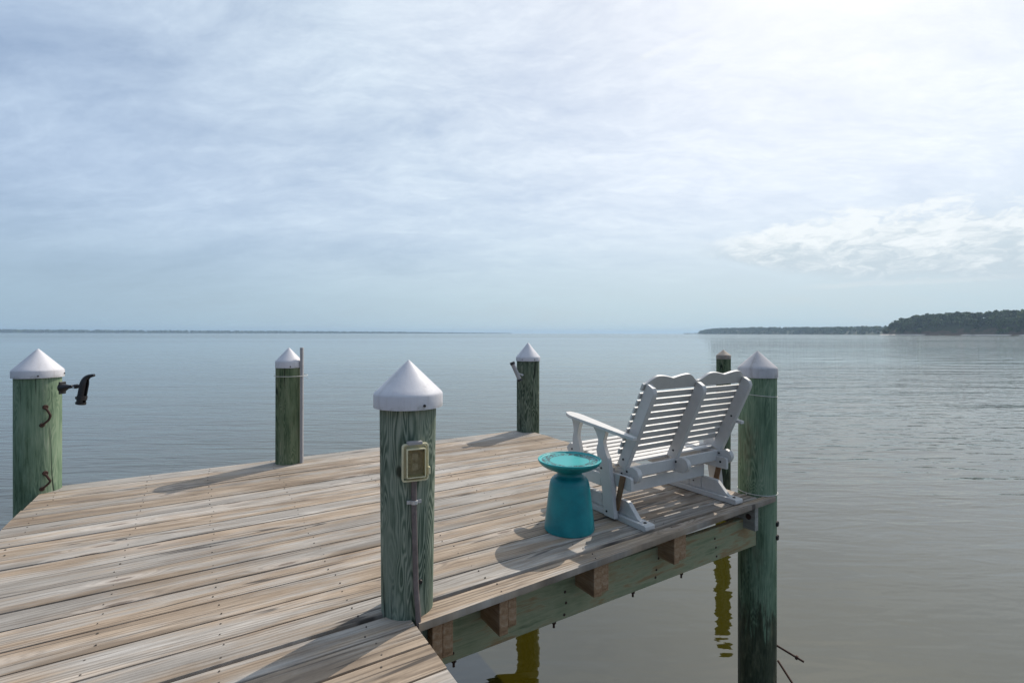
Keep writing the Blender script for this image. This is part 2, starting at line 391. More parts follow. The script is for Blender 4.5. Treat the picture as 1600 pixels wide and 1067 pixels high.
items = [(U0+random.uniform(-.012, .008), U1+random.uniform(-.008, .010), bounds[i+1], bounds[i]) for i in range(16)]
items.append((U0, 3.745, 2.243, 2.430, (.012, .0)))
planks('decking', items, M['plank'])
planks('edge_board', [(.832, 3.895, 2.102, 2.243, (.043, .019))], M['plank_edge'], 'tan edge plank with raised grain on the near side')
witems = [(U0, .812, 2.100, 2.243)]
witems += [(U0, .812+random.uniform(-.004, .004), walk[i+1], walk[i]) for i in range(len(walk)-1)]
planks('walkway_decking', witems, M['plank'])
def timber(name, mat, x0, x1, y0, y1, z0, z1, label=None):
    bm = bmesh.new(); box(bm, x0, x1, y0, y1, z0, z1)
    return link(name, bm, mat, dock, bevel=.004, origin=((x0+x1)/2, (y0+y1)/2, (z0+z1)/2), label=label)
for j, (x0, x1, mt, dz) in enumerate([(.90, .952, 'joist', 0), (.955, 1.008, 'joist', .005), (1.266, 1.318, 'joist', 0), (1.321, 1.372, 'joist', .026), (1.912, 1.972, 'joist', 0),
                            (1.975, 2.032, 'joist', .01), (2.632, 2.684, 'joist', 0), (2.688, 2.757, 'joist', .012), (3.600, 3.645, 'joist_grey', 0)]):
    timber('joist', M[mt], x0, x1, 2.113+.043*(x0-.83)+.004*(j % 2), 5.58, -.215+dz, -.040)
for x0 in (-1.06, -.40, .05, .58):
    timber('joist', M['joist'], x0, x0+.05, -2.0, 5.58, -.215, -.040)
def beam(x0, x1, y0, y1, z0=-.392, z1=-.148): timber('beam', M['beam'], x0, x1, y0, y1, z0, z1)
beam(.97, 3.775, 2.33, 2.37); beam(-1.08, 3.80, 5.36, 5.41); beam(-1.08, .70, 2.42, 2.46); beam(-1.08, 3.80, 3.85, 3.90); beam(-1.08, .80, -.6, -.55)
timber('cleat_block', M['beam'], .965, 1.012, 2.285, 2.326, -1.15, -.235)
for u in (1.12, 1.77, 2.42, 2.9):
    bm = bmesh.new(); tube(bm, [(u, 2.352, -.385), (u, 2.352, -.435)], .007, 8); tube(bm, [(u, 2.352, -.398), (u, 2.352, -.41)], .014, 6)
    link('beam_bolt', bm, M['rust'], dock)
front_beam = [o for o in dock.children if o.name.startswith('beam')][0]
for u in (1.10, 1.85, 2.62, 3.25):
    for z in (-.235, -.30, -.355):
        bm = bmesh.new(); disc(bm, (u+random.uniform(-.02, .02), 2.33, z+random.uniform(-.012, .012)), (0, -1, 0), .008, .004, 8)
        link('nail', bm, M['rust'], front_beam)
bm = bmesh.new(); disc(bm, (3.600, 2.285, -.115), (-1, 0, 0), .022, .008, 14)
link('joist_bolt', bm, M['rust'], dock)

# ------------------------------------------------------------------ pilings
PG = 'round pilings with cone caps round the dock'
def piling(c, r, rt, zt, peak, rc, mat, capm, label, lean=(0, 0), band=.06, flare=0., foot=-4.2, tilt=0.):
    t = thing('piling', (c[0], c[1], WATER), label, 'piling', PG)
    bm = bmesh.new(); prof = []
    n = 26
    for i in range(n+1):
        z = foot+(zt+band*.5-foot)*i/n
        k = z/zt if z > 0 else 0
        prof.append(((r+(rt-r)*k) if z > 0 else r*(1-.012*(-z)), z))
    lathe(bm, prof, c, 56, lean, .012)
    sh = link('shaft', bm, mat, t, sharp=60, origin=(c[0], c[1], 0))
    bm = bmesh.new(); cc = (c[0], c[1])
    zb = zt+band
    prof = [(rc*.965, zt+.004), (rc*(1+flare), zt-.002), (rc*(1+flare*.9), zt+.003), (rc*1.004, zb-.006), (rc*.99, zb), (rc*.965, zb+.006)]
    for k in range(1, 9): prof.append((rc*.965*(1-k/9.)+.010*(k/9.), zb+.006+(peak-zb-.012)*k/9.))
    prof += [(.007, peak-.004), (.002, peak)]
    lathe(bm, prof, cc, 64, lean)
    cp = link('cap', bm, capm, t, sharp=28, origin=(c[0], c[1], zt))
    if tilt:
        cp.rotation_euler = (tilt*CA*0, tilt, 0)
    return t, cp
def cap_screw(cp, c, ang, z, r):
    bm = bmesh.new(); n = Vector((math.cos(ang), math.sin(ang), 0))
    disc(bm, Vector((c[0], c[1], z)) + n*r, n, .0065, .007, 8)
    link('cap_screw', bm, M['iron'], cp)
FR = (.838, 2.272); AP = (-1.135, 5.55); CP = (.757, 5.44); DP = (3.725, 5.53); BP = (3.910, 2.405); EP = (8.05, 5.60)
def facing(c, off=0.): return math.atan2(-c[1], -c[0])+off
t, cp = piling(FR, .121, .132, .955, 1.172, .162, M['pile_front'], M['cap'], 'large nearest green piling with wavy grain and an outlet box on it', (.005, .003), .062)
cap_screw(cp, (FR[0]+.005, FR[1]+.003), facing(FR, .45), .972, .162)
t, cp = piling(AP, .147, .147, .935, 1.168, .164, M['pile_a'], M['cap'], 'green piling at the far left carrying a black rod holder and rusty staples', (0, 0), .058)
cap_screw(cp, AP, facing(AP), .952, .164); cap_screw(cp, AP, facing(AP, 1.3), .96, .164)
t, cp = piling(CP, .124, .122, .955, 1.152, .127, M['pile_c'], M['cap'], 'mossy green piling on the far edge with a thin white pole beside it', (0, 0), .062)
cap_screw(cp, CP, facing(CP, .1), .968, .127)
t, cp = piling(DP, .152, .152, .935, 1.175, .163, M['pile_d'], M['cap'], 'piling at the far corner of the dock with a slanted rod tube on it', (0, 0), .05)
for k in (-.5, .55): cap_screw(cp, DP, facing(DP, k), .956, .163)
t, cp = piling(BP, .147, .145, .945, 1.160, .150, M['pile_b'], M['cap_old'], 'tall green piling right of the glider, its dark wet foot in the water', (0, 0), .075, .03)
t, cp = piling(EP, .124, .124, .845, 1.01, .126, M['pile_c'], M['cap_rusty'], 'distant piling standing in open water behind the glider, brown rusty cap', (0, 0), .06)

# things fixed to the pilings
def onpile(c, r, ang, z): return Vector((c[0]+r*math.cos(ang), c[1]+r*math.sin(ang), z))
bf = facing(AP)
def staple(z0, z1, label):
    a = bf+.30; n = Vector((math.cos(a), math.sin(a), 0)); s = Vector((-n.y, n.x, 0))
    p = onpile(AP, .145, a, 0)
    bm = bmesh.new()
    tube(bm, smooth([p+Vector((0,0,z1))-n*.01, p+Vector((0,0,z1))+n*.016, p+Vector((0,0,z1-.035))+n*.030+s*.014, p+Vector((0,0,(z0+z1)/2))+n*.034+s*.020,
                     p+Vector((0,0,z0+.03))+n*.026+s*.010, p+Vector((0,0,z0))+n*.012-s*.02, p+Vector((0,0,z0))-n*.01-s*.025], 5), .0082, 10)
    disc(bm, p+Vector((0,0,z1+.012)), n, .019, .012, 12)
    disc(bm, p+Vector((0,0,z0-.006))-s*.02, n, .017, .01, 12)
    o = link('staple', bm, M['rust'], origin=p+Vector((0,0,z0)))
    return tag(o, label, 'staple', 'rusty staples on the left piling')
staple(.56, .685, 'upper rusty iron staple on the far left green piling')
staple(.045, .15, 'lower rusty iron staple on the far left piling, at deck level')

# black rod holder on the left piling
D = 4.02
rh = thing('rod_holder', at(98, 607, D), 'black plastic fishing rod holder reaching out from the far left piling', 'rod holder')
q = lambda x, y, d=0.: at(x, y, D+d)
bm = bmesh.new(); k = .0052
ex = (q(110, 607)-q(98, 607)).normalized(); ez = Vector((0, 0, 1)); ey = ez.cross(ex)
obox(bm, q(97.5, 607), ex, ey, ez, .006, .030, .050)
link('mount_plate', bm, M['black'], rh, bevel=.005)
bm = bmesh.new(); tube(bm, [q(96, 607), q(101, 606.5), q(106, 605.5), q(109.5, 605.2)], [.038, .031, .019, .013], 14)
tube(bm, [q(109, 605.2), q(116, 605), q(127, 604)], [.013, .013, .013], 12); tube(bm, [q(113, 605)+ey*.02, q(113, 605)-ey*.02], .014, 12); tube(bm, [q(117, 605), q(121, 604.6)], .018, 12)
link('arm', bm, M['black'], rh, sharp=50)
bm = bmesh.new(); disc(bm, q(117.4, 606)-ey*.0-(ey if ey.dot(Vector((0, -1, 0))) < 0 else -ey)*.014, -(ey if ey.dot(Vector((0, -1, 0))) < 0 else -ey), .008, .006, 8)
link('screw', bm, M['zinc'], rh)
bm = bmesh.new()
# open cradle: half tube whose back runs on into a curved hook
ctr = smooth([(126.5, 631), (128.3, 620), (130.5, 608), (132.5, 598), (134.5, 593), (139, 589.3), (147.5, 587.2)], 5)
wid = [.036+.0*i for i in range(len(ctr))]
rings = []
for i, (x, y) in enumerate(ctr):
    f = i/(len(ctr)-1); p0, p1 = ctr[max(i-1, 0)], ctr[min(i+1, len(ctr)-1)]
    dpx = Vector((p1[0]-p0[0], -(p1[1]-p0[1]))).normalized(); nrm = Vector((dpx.y, -dpx.x))
    r = .031*(1-.66*max(0, (f-.45)/.55)); ring = []
    for s_, rr in ((1, r), (-1, r-.008)):
        angs = [(-PI*.82+2*PI*.82*j/12) for j in range(13)]
        if s_ < 0: angs = angs[::-1]
        for a in angs: ring.append(bm.verts.new(q(x, y)+(ex*nrm.x+ez*nrm.y)*(-math.cos(a)*rr)+ey*(math.sin(a)*rr)))
    rings.append(ring)
for a_, b_ in zip(rings, rings[1:]):
    for j in range(26): bm.faces.new((a_[j], a_[(j+1) % 26], b_[(j+1) % 26], b_[j]))
bm.faces.new(rings[0][::-1]); bm.faces.new(rings[-1])
link('cradle', bm, M['black'], rh, sharp=50)
bm = bmesh.new(); tube(bm, [q(127.6, 625.5), q(128.8, 619.5)], .0350, 20); tube(bm, [q(126.2, 632.5), q(126.8, 629.5)], .0350, 20)
obox(bm, q(121, 622.5), ex, ey, ez, .008, .012, .010); obox(bm, q(121, 630.5), ex, ey, ez, .008, .012, .008)
link('collar', bm, M['black'], rh, sharp=50)

# slanted tube on the far corner piling
D = 6.42
tb = thing('rod_tube', at(813, 585, D), 'grey plastic rod tube with black ends slanted against the far corner piling', 'rod tube')
bm = bmesh.new(); tube(bm, [at(800.8, 568, D), at(812.2, 593.5, D)], .027, 18); link('tube_body', bm, M['pvc'], tb, sharp=50)
for (p0, p1) in (((800.0, 565.9), (801.6, 569.6)), ((811.6, 592.2), (812.9, 595.2))):
    bm = bmesh.new(); tube(bm, [at(*p0, D), at(*p1, D)], .0325, 18); link('end_ring', bm, M['black'], tb, sharp=50)
bm = bmesh.new(); tube(bm, [at(808, 583, D), at(817, 586, D+.09)], .012, 10); disc(bm, at(816, 585.8, D-.035), at(816, 585.8, 0)-at(816, 585.8, 1), .014, .012, 10)
link('bracket', bm, M['zinc'], tb, sharp=50)

# thin pole and its tie
pp = Vector((.757, 5.44, 0)); w = Vector((CA, -SA, 0))
pb = pp+w*.142-Vector((SA, CA, 0))*.03
bm = bmesh.new()
obox(bm, pb+Vector((0, 0, .40)), w, Vector((SA, CA, 0)), Vector((0, 0, 1)), .0145, .0145, .755)
o = link('thin_pole', bm, M['pvc'], origin=pb, bevel=.004); tag(o, 'thin square white pole tied upright to the mossy far piling', 'pole')
def tie(name, c, r, z, label, extra=(), tiltz=0., tail=None):
    bm = bmesh.new(); pts = []
    for k in range(41):
        t = 2*PI*k/40; pts.append((c[0]+r*math.cos(t), c[1]+r*math.sin(t), z+tiltz*math.sin(t-1.)))
    tube(bm, pts, .0027, 6)
    if tail: tube(bm, smooth(tail, 5), .0026, 6)
    o = link(name, bm, M['twine'], origin=(c[0], c[1], z))
    return tag(o, label, 'twine', 'white twine loops on pilings')
a = facing(CP)
tie('twine', (CP[0]+w.x*.02, CP[1]+w.y*.02), .155, .873, 'white twine tying the thin pole to the mossy piling', tail=[tuple(pb+Vector((0, 0, .875))-Vector((SA, CA, 0))*.022), tuple(pb+w*.03+Vector((-.01, -.02, .868))), tuple(pb+w*.07+Vector((-.01, -.02, .85)))])
tie('twine', BP, .149, .80, 'upper white twine looped round the tall piling beside the glider back', tiltz=.012)
tie('twine', BP, .151, .006, 'lower white twine round the tall right piling at deck level', tiltz=.004, tail=[tuple(onpile(BP, .155, facing(BP, -.55), .006)), tuple(onpile(BP, .165, facing(BP, -.5), -.02)), tuple(onpile(BP, .17, facing(BP, -.47), -.075))])

# rusty bolts through the right piling
def rod(p0, p1, label, nut):
    bm = bmesh.new(); p0 = Vector(p0); p1 = Vector(p1); d = (p1-p0)
    tube(bm, [p0-d*.3, p1], .0085, 10); 
    if nut: tube(bm, [p0+d*.63, p0+d*.73], .017, 6)
    o = link('threaded_rod', bm, M['rust'], origin=p0)
    return tag(o, label, 'rod', 'rusty rods in the right piling')
rod(at(1222, 1012, 4.06), at(1257, 1033, 3.95), 'rusty rod with a nut sticking out of the right piling foot', True)
rod(at(1222, 1040, 4.06), at(1242, 1071, 3.92), 'plain rusty rod below the nutted one on the right piling foot', False)
for z in (-.235, -.345):
    an = facing(BP, 1.32); bm = bmesh.new()
    disc(bm, onpile(BP, .146, an, z), (math.cos(an), math.sin(an), 0), .024, .014, 8)
    link('bolt_head', bm, M['iron'], bpy.data.objects['shaft.004'])

# outlet box and conduit on the front piling
na = facing(FR, .20); n = Vector((math.cos(na), math.sin(na), 0)); s = Vector((-n.y, n.x, 0)); ez = Vector((0, 0, 1))
zc = .722; c0 = Vector((FR[0]+.005*zc, FR[1]+.003*zc, zc))
ob = thing('outlet_box', c0+n*.125, 'yellowed weatherproof outlet box with clear lid on the nearest piling', 'outlet box')
def rrect(hw, hh, r, nseg=5):
    pts = []
    for cx, cy, a0 in ((hw-r, hh-r, 0), (-hw+r, hh-r, PI/2), (-hw+r, -hh+r, PI), (hw-r, -hh+r, 1.5*PI)):
        for k in range(nseg+1):
            t = a0+PI/2*k/nseg; pts.append((cx+r*math.cos(t), cy+r*math.sin(t)))
    return pts
def plate(bm, hw, hh, r, d0, d1, cx=0, cy=0):
    pts = rrect(hw, hh, r)
    v0 = [bm.verts.new(c0+n*d0+s*(cx+x)+ez*(cy+y)) for x, y in pts]; v1 = [bm.verts.new(c0+n*d1+s*(cx+x)+ez*(cy+y)) for x, y in pts]
    N = len(pts); bm.faces.new(v0[::-1]); bm.faces.new(v1)
    for i in range(N): bm.faces.new((v0[i], v0[(i+1) % N], v1[(i+1) % N], v1[i]))
def rim(bm, hw, hh, r, wd, d0, d1):
    o_ = rrect(hw, hh, r); i_ = rrect(hw-wd, hh-wd, max(r-wd, .002)); N = len(o_)
    L = [[bm.verts.new(c0+n*d+s*x+ez*y) for x, y in pts] for pts, d in ((o_, d0), (o_, d1), (i_, d1), (i_, d0))]
    for a_, b_ in zip(L, L[1:]+L[:1]):
        for i in range(N): bm.faces.new((a_[i], a_[(i+1) % N], b_[(i+1) % N], b_[i]))
bm = bmesh.new(); plate(bm, .052, .074, .010, .10, .150); link('back_box', bm, M['cream'], ob, bevel=.002)
bm = bmesh.new(); plate(bm, .037, .058, .003, .150, .1515); link('faceplate', bm, M['socket'], ob)
bm = bmesh.new()
for dy in (.024, -.022):
    pts = []
    plate(bm, .014, .016, .010, .1515, .1545, 0, dy)
link('outlet', bm, mat_simple('socket_insert', (.52,.46,.38), .5, .2, 60.), ob, bevel=.001)
bm = bmesh.new(); rim(bm, .060, .084, .014, .007, .148, .166); rim(bm, .043, .065, .006, .005, .152, .184)
lid = link('lid_frame', bm, M['cream'], ob, bevel=.0015)
m, nt, b = material('clear_yellowed_lid')
setb(nt, b, (.90,.86,.72), .06, ior=1.2); b.inputs['Transmission Weight'].default_value = 1.
M['clear'] = m
bm = bmesh.new(); plate(bm, .042, .064, .006, .180, .183); link('lid_window', bm, M['clear'], lid)
bm = bmesh.new(); plate(bm, .034, .007, .005, .146, .176, -.004, .0875); link('hinge', bm, M['pvc'], ob, bevel=.002)
bm = bmesh.new(); plate(bm, .005, .016, .003, .15, .176, .061, -.040); link('latch', bm, M['cream'], lid, bevel=.001)
cd = thing('conduit', c0+n*.13+Vector((0, 0, -.08)), 'brown cable conduit running from the outlet box down to the deck', 'conduit')
bm = bmesh.new()
pth = smooth([c0+n*.138+ez*(-.075), c0+n*.138+ez*(-.18)-s*.001, c0+n*.136+ez*(-.38)+s*.004, Vector((FR[0], FR[1], .16))+n*.135+s*.012, Vector((FR[0], FR[1], .05))+n*.145+s*.018, Vector((FR[0], FR[1], -.10))+n*.152+s*.026], 6)
tube(bm, pth, .0125, 12); link('pipe', bm, M['conduit'], cd, sharp=60)
bm = bmesh.new(); zz = c0+ez*(-.185)
for k in (-1, 1):
    obox(bm, zz+n*.133+s*(.022*k), n, s, ez, .004, .011, .008)
tube(bm, [zz+n*.138+s*.0-ez*.009, zz+n*.138+ez*.009], .0155, 14); link('strap', bm, M['zinc'], cd, bevel=.001)
bm = bmesh.new(); p = Vector((FR[0], FR[1], .165)); disc(bm, p+n*.117+s*.034, n, .011, .012, 8)
link('old_screw', bm, M['iron'], bpy.data.objects['shaft'])

# ------------------------------------------------------------------ glider bench
gl = thing('glider_bench', (3.0, 2.62, 0), 'white wooden two-seat glider bench with slatted scalloped back, seen from behind', 'bench')
GL, GR = 2.505, 3.475      # base side frames
def part(name, fn, bevel=.005, mat=None, parent=None, label=None):
    bm = bmesh.new(); fn(bm); return link(name, bm, mat or M['white'], parent or gl, bevel=bevel, label=label)
def bolts(parent, pts, nrm, r=.0085):
    for p in pts:
        bm = bmesh.new(); disc(bm, p, nrm, r, .005, 8); link('bolt', bm, M['iron'], parent)
for U in (GL, GR):
    rail = part('floor_rail', lambda bm: prism(bm, [(2.29, 0.001), (2.28, .012), (2.28, .036), (2.29, .042), (3.10, .042), (3.11, .03), (3.11, .001)], 0, U-.045, U+.045))
    bolts(rail, [(U, 2.325, .042)], (0, 0, 1), .012)
    g = part('gusset', lambda bm: prism(bm, [(2.345, .0425), (2.375, .055), (2.455, .135), (2.475, .145), (2.60, .145), (2.608, .13), (2.608, .0425)], 0, U-.019, U+.019), .006)
    part('gusset', lambda bm: prism(bm, [(3.06, .0425), (3.03, .055), (2.96, .125), (2.94, .135), (2.732, .135), (2.722, .12), (2.722, .0425)], 0, U-.019, U+.019), .006)
    leg = part('base_leg', lambda bm: box(bm, U-.020, U+.020, 2.61, 2.72, .043, .345))
    bolts(leg, [(U-.020, 2.66, .26), (U-.020, 2.68, .14), (U-.020, 2.68, .09)], (-1, 0, 0), .006)
    sd = -1 if U == GL else 1
    ub = part('upper_beam', lambda bm: prism(bm, [(2.405, .235), (2.405, .315), (2.42, .325), (2.90, .325), (2.915, .315), (2.915, .235)], 0, U+sd*.0215, U+sd*.0475))
    bolts(ub, [(U+sd*.0215, 2.46, .285)], (-sd, 0, 0), .009)
    for vt, vb in ((2.475, 2.535), (2.86, 2.92)):
        part('swing_arm', lambda bm: prism(bm, [(vt-.024, .325), (vt+.024, .325), (vb+.022, .075), (vb-.022, .075)], 0, U-sd*.0+sd*.0 - .0 + (sd*.0485 if sd < 0 else sd*.0485)-.006*(1 if sd < 0 else -1)-.006, U+(sd*.0485)-.006*(1 if sd < 0 else -1)+.006), .004, M['bare'])
def outer_post(u, rear):
    if rear:
        L = smooth([(2.625, .02), (2.65, .20), (2.700, .43)], 4)[:-1]+smooth([(2.700, .43), (2.708, .47), (2.690, .53), (2.712, .585), (2.742, .622)], 5)
        R = smooth([(2.522, .02), (2.545, .20), (2.588, .42)], 4)[:-1]+smooth([(2.588, .42), (2.618, .47), (2.638, .53), (2.622, .58), (2.612, .622)], 5)
    else:
        L = smooth([(2.965, .02), (2.972, .20), (2.978, .42)], 4)[:-1]+smooth([(2.978, .42), (2.978, .50), (2.966, .56), (2.978, .62), (2.992, .652)], 5)
        R = smooth([(2.868, .02), (2.875, .20), (2.885, .40)], 4)[:-1]+smooth([(2.885, .40), (2.902, .46), (2.922, .53), (2.905, .60), (2.872, .652)], 5)
    return L+R[::-1]
for u, sd in ((2.435, -1), (3.615, 1)):
    for rear in (True, False):
        p = part('arm_post', lambda bm: prism(bm, outer_post(u, rear), 0, u-.018, u+.018), .004)
        if rear: bolts(p, [(u-.018, 2.60, .055), (u-.018, 2.655, .345), (u-.018, 2.685, .355)], (-1, 0, 0), .008)
    part('side_rail', lambda bm: box(bm, u-.014 if sd < 0 else u-.014, u+.014, 2.665, 2.872, .215, .305))
    # armrest: long board, wider at the front, falling slightly to the back
    def arm(bm):
        pr = [(2.345, .600), (2.75, .628), (3.03, .672), (3.055, .678)]
        half = lambda v: .028+.036*min(1, max(0, (v-2.36)/.55))
        rows = []
        N = 22
        for i in range(N+1):
            v = 2.345+(3.055-2.345)*i/N; h = half(v)
            if i > N-4: h *= math.sqrt(max(0.12, 1-((i-(N-4))/4.)**2))
            if i < 3: h *= .75+.083*i
            z = .602+(v-2.345)/.71*.078
            rows.append((v, h, z))
        top = [bm.verts.new((u-h*(1.0 if sd < 0 else .8), v, z+.012)) for v, h, z in rows]+[bm.verts.new((u+h*(.8 if sd < 0 else 1.), v, z+.012)) for v, h, z in rows[::-1]]
        bot = [bm.verts.new((p.co.x, p.co.y, p.co.z-.024)) for p in top]
        n_ = len(top); bm.faces.new(top); bm.faces.new(bot[::-1])
        for i in range(n_): bm.faces.new((top[i], top[(i+1) % n_], bot[(i+1) % n_], bot[i]))
    a_ = part('armrest', arm, .004)
# seat stringers (three), rounded at both ends
for U in (2.525, 3.03, 3.545):
    def st(bm):
        top = smooth([(2.44, .385), (2.52, .362), (2.65, .366), (2.85, .400), (3.05, .425), (3.13, .422)], 5)
        bot = smooth([(3.16, .385), (3.12, .345), (2.95, .318), (2.70, .285), (2.55, .270), (2.44, .272), (2.40, .295), (2.385, .335), (2.40, .372)], 5)
        prism(bm, top+bot, 0, U-.021, U+.021)
    sx = part('seat_stringer', st, .005)
    bolts(sx, [(U-.0215, 2.49, .345), (U-.0215, 2.54, .32)], (-1, 0, 0), .0075)
    bolts(sx, [(U-.0215, 3.09, .385)], (-1, 0, 0), .0075)
# seat slats
def seatz(v): return .372+(v-2.58)*.118+.012*math.sin((v-2.58)/.55*PI)*-1
k = 0; v = 2.575
while v < 3.10:
    z = seatz(v+.022)
    part('seat_slat', lambda bm: prism(bm, [(v, z-.002-.003), (v+.045, z+.003-.003), (v+.044, z+.016), (v+.001, z+.011)], 0, 2.475, 3.575), .003)
    v += .066
part('seat_cross_rail', lambda bm: box(bm, 2.547, 3.523, 2.50, 2.522, .285, .365))
part('stretcher', lambda bm: box(bm, 2.526, 3.454, 2.575, 2.603, .155, .245), .004)
bolts(leg, [(GR-.021, 2.645, .225), (GR-.021, 2.655, .185)], (-1, 0, 0), .008)
part('stretcher', lambda bm: box(bm, 2.526, 3.454, 2.74, 2.768, .155, .245), .004)
# back: three leaning stiles, slats in front, scalloped top rails
b0, b1 = Vector((0, 2.535, .385)), Vector((0, 2.275, .945))
dv = (b1-b0).normalized(); nb = Vector((0, -dv.z, dv.y)); nb = nb if nb.y > 0 else -nb        # nb points to the front (+v, up)
LB = (b1-b0).length
def pt(h, d): p = b0+dv*h+nb*d; return (p.y, p.z)
for i, (U, th) in enumerate(((2.515, .021), (3.03, .021), (3.570, .021))):
    h1 = LB-.008+(.0 if i != 1 else -.012)
    s_ = part('back_stile', lambda bm: prism(bm, [pt(-.02, .040), pt(h1+.012, .040)]+[pt(h1+.012+.0*k, .04) for k in ()]+[pt(h1+.018, .026), pt(h1+.012, -.018), pt(h1-.010, -.040), pt(h1-.04, -.047), pt(-.02, -.047)], 0, U-th, U+th), .006)
    bolts(s_, [(U-th, pt(.30, -.01)[0], pt(.30, -.01)[1])] if i == 2 else [(U-th, pt(.045, 0)[0], pt(.045, 0)[1])], (-1, 0, 0), .008)
h = .058; n_sl = 9
for i in range(n_sl):
    a_, c_ = h, h+.0435
    part('back_slat', lambda bm: prism(bm, [pt(a_, .0415), pt(c_, .0415), pt(c_, .057), pt(a_, .057)], 0, 2.478, 3.607), .003)
    h += .0560
hb = h+.006
bm_pts = []
def crest(x0, x1):
    n_ = 40; out = []
    for i in range(n_+1):
        t = i/n_
        e_ = min(1., min(t, 1-t)/.22); base = .050+.036*e_*e_*(3-2*e_)
        out.append((x0+(x1-x0)*t, hb+base+.022*math.sin(PI*min(max((t*2) % 1. if t not in (0., 1.) else 0, 0), 1))**1.2*(1 if True else 0)))
    return out
for x0, x1 in ((2.478, 3.028), (3.032, 3.607)):
    def cr(bm):
        pts = [(x0, hb), (x1, hb)]+crest(x0, x1)[::-1]
        vs = []
        for d in (.0415, .061):
            vs.append([bm.verts.new((x, *pt(hh, d))) for x, hh in pts])
        N = len(pts); bm.faces.new(vs[0]); bm.faces.new(vs[1][::-1])
        for i in range(N): bm.faces.new((vs[0][i], vs[0][(i+1) % N], vs[1][(i+1) % N], vs[1][i]))
    part('crest_rail', cr, .003)

# ------------------------------------------------------------------ garden stool
TS = (2.085, 2.600)
m, nt, b = material('teal_glaze')
P = nt.obj(); x, y, z = nt.sep(P)
rad = nt.m('SQRT', nt.m('ADD', nt.m('MULTIPLY', x, x), nt.m('MULTIPLY', y, y)))
ang = nt.m('ARCTAN2', y, x)
n1 = nt.noise(P, 7., 5., .6)
base = nt.mix(nt.rng(n1, .3, .7), (.004,.175,.198), (.010,.250,.268))
lace_v = nt.com(nt.m('MULTIPLY', ang, 9.), nt.m('MULTIPLY', rad, 75.), 0.)
lace = nt.rng(nt.m('ABSOLUTE', nt.m('SUBTRACT', nt.noise(P, 36., 1., .4, 1.2), .5)), .09, .06)
dot = nt.m('MAXIMUM', nt.rng(nt.m('ABSOLUTE', nt.m('SUBTRACT', rad, .134)), .0022, .0012), nt.rng(nt.m('ABSOLUTE', nt.m('SUBTRACT', rad, .181)), .0026, .0014))
ringm = nt.m('MULTIPLY', nt.rng(rad, .130, .132), nt.rng(rad, .186, .184))
topm = nt.rng(z, .449, .452)
f = nt.m('MULTIPLY', nt.m('MULTIPLY', nt.m('MAXIMUM', lace, dot), ringm), topm)
col = nt.mix(nt.m('MULTIPLY', topm, .55), base, (.020,.42,.40))
col = nt.mix(f, col, (.004,.022,.028))
setb(nt, b, col, nt.rng(n1, .3, .7, .30, .46, False), spec=.4, coat=.06, normal=nt.bump(nt.noise(nt.map(P, scale=(6, 6, 40)), 1., 3., .5), .25, .002))
M['teal'] = m
st_ = thing('garden_stool', (TS[0], TS[1], 0), 'teal glazed ceramic garden stool with a lace-patterned dish top beside the glider', 'stool')
bm = bmesh.new()
prof = smooth([(.160, .0), (.165, .006), (.1655, .02), (.160, .08), (.150, .16), (.139, .25), (.131, .305), (.122, .330), (.108, .346), (.096, .352)], 5)[:-1]
prof += smooth([(.096, .352), (.085, .362), (.082, .376), (.090, .392), (.105, .400)], 5)
lathe(bm, prof, TS, 64); link('pedestal', bm, M['teal'], st_, sharp=45)
bm = bmesh.new()
prof = smooth([(.085, .388), (.110, .396), (.150, .409), (.185, .428), (.205, .448), (.211, .462)], 5)[:-1]+smooth([(.211, .462), (.208, .467), (.200, .466), (.190, .459), (.12, .455), (.01, .454)], 5)
lathe(bm, prof, TS, 72); link('dish_top', bm, M['teal'], st_, sharp=45)

# ------------------------------------------------------------------ water
R = 11800.
m, nt, b = material('estuary_water')
Pw = nt.map(nt.pos(), rot=(0, 0, A0))              # x across the view, y away over the bay
dist = nt.v('LENGTH', nt.pos())
lane = nt.noise(nt.map(Pw, scale=(.006, .022, 1.), rot=(0, 0, .12)), 1., 3., .55)
lanefar = nt.noise(nt.map(Pw, scale=(.0012, .009, 1.)), 1., 3., .55)
calm = nt.m('MULTIPLY', nt.rng(lane, .42, .58, .28, 1.35), nt.rng(dist, 5.5, 16., .26, 1.))
calm = nt.m('MULTIPLY', calm, nt.rng(dist, 60., 400., 1., 1.7))
wind = nt.m('MULTIPLY', nt.rng(dist, 60., 260.), nt.rng(lanefar, .38, .6, .4, 1.6))
a_sw = nt.rng(dist, 6., 40., .028, .12)
a_rip = nt.m('MULTIPLY', calm, .037); a_chop = nt.m('MULTIPLY', nt.m('ADD', calm, wind), .0062)
def waves(off):
    Q = nt.v('ADD', Pw, off) if off else Pw
    swell = nt.noise(nt.map(Q, scale=(.12, .62, 1.), rot=(0, 0, .10)), 1., 2., .45, .3)
    rip = nt.noise(nt.map(Q, scale=(.75, 2.9, 1.), rot=(0, 0, -.09)), 1., 2.5, .55, .4)
    chop = nt.noise(nt.map(Q, scale=(3.2, 10., 1.), rot=(0, 0, .2)), 1., 3., .55)
    return nt.m('ADD', nt.m('MULTIPLY', swell, a_sw), nt.m('ADD', nt.m('MULTIPLY', rip, a_rip), nt.m('MULTIPLY', chop, a_chop)))
EPS = .035
h0 = waves(None); hx = waves((EPS, 0., 0.)); hy = waves((0., EPS, 0.))
nrm = nt.v('NORMALIZE', nt.com(nt.m('DIVIDE', nt.m('SUBTRACT', h0, hx), EPS), nt.m('DIVIDE', nt.m('SUBTRACT', h0, hy), EPS), 1.))
nrm = nt.map(nrm, rot=(0, 0, -A0))                 # back from bay axes to world axes
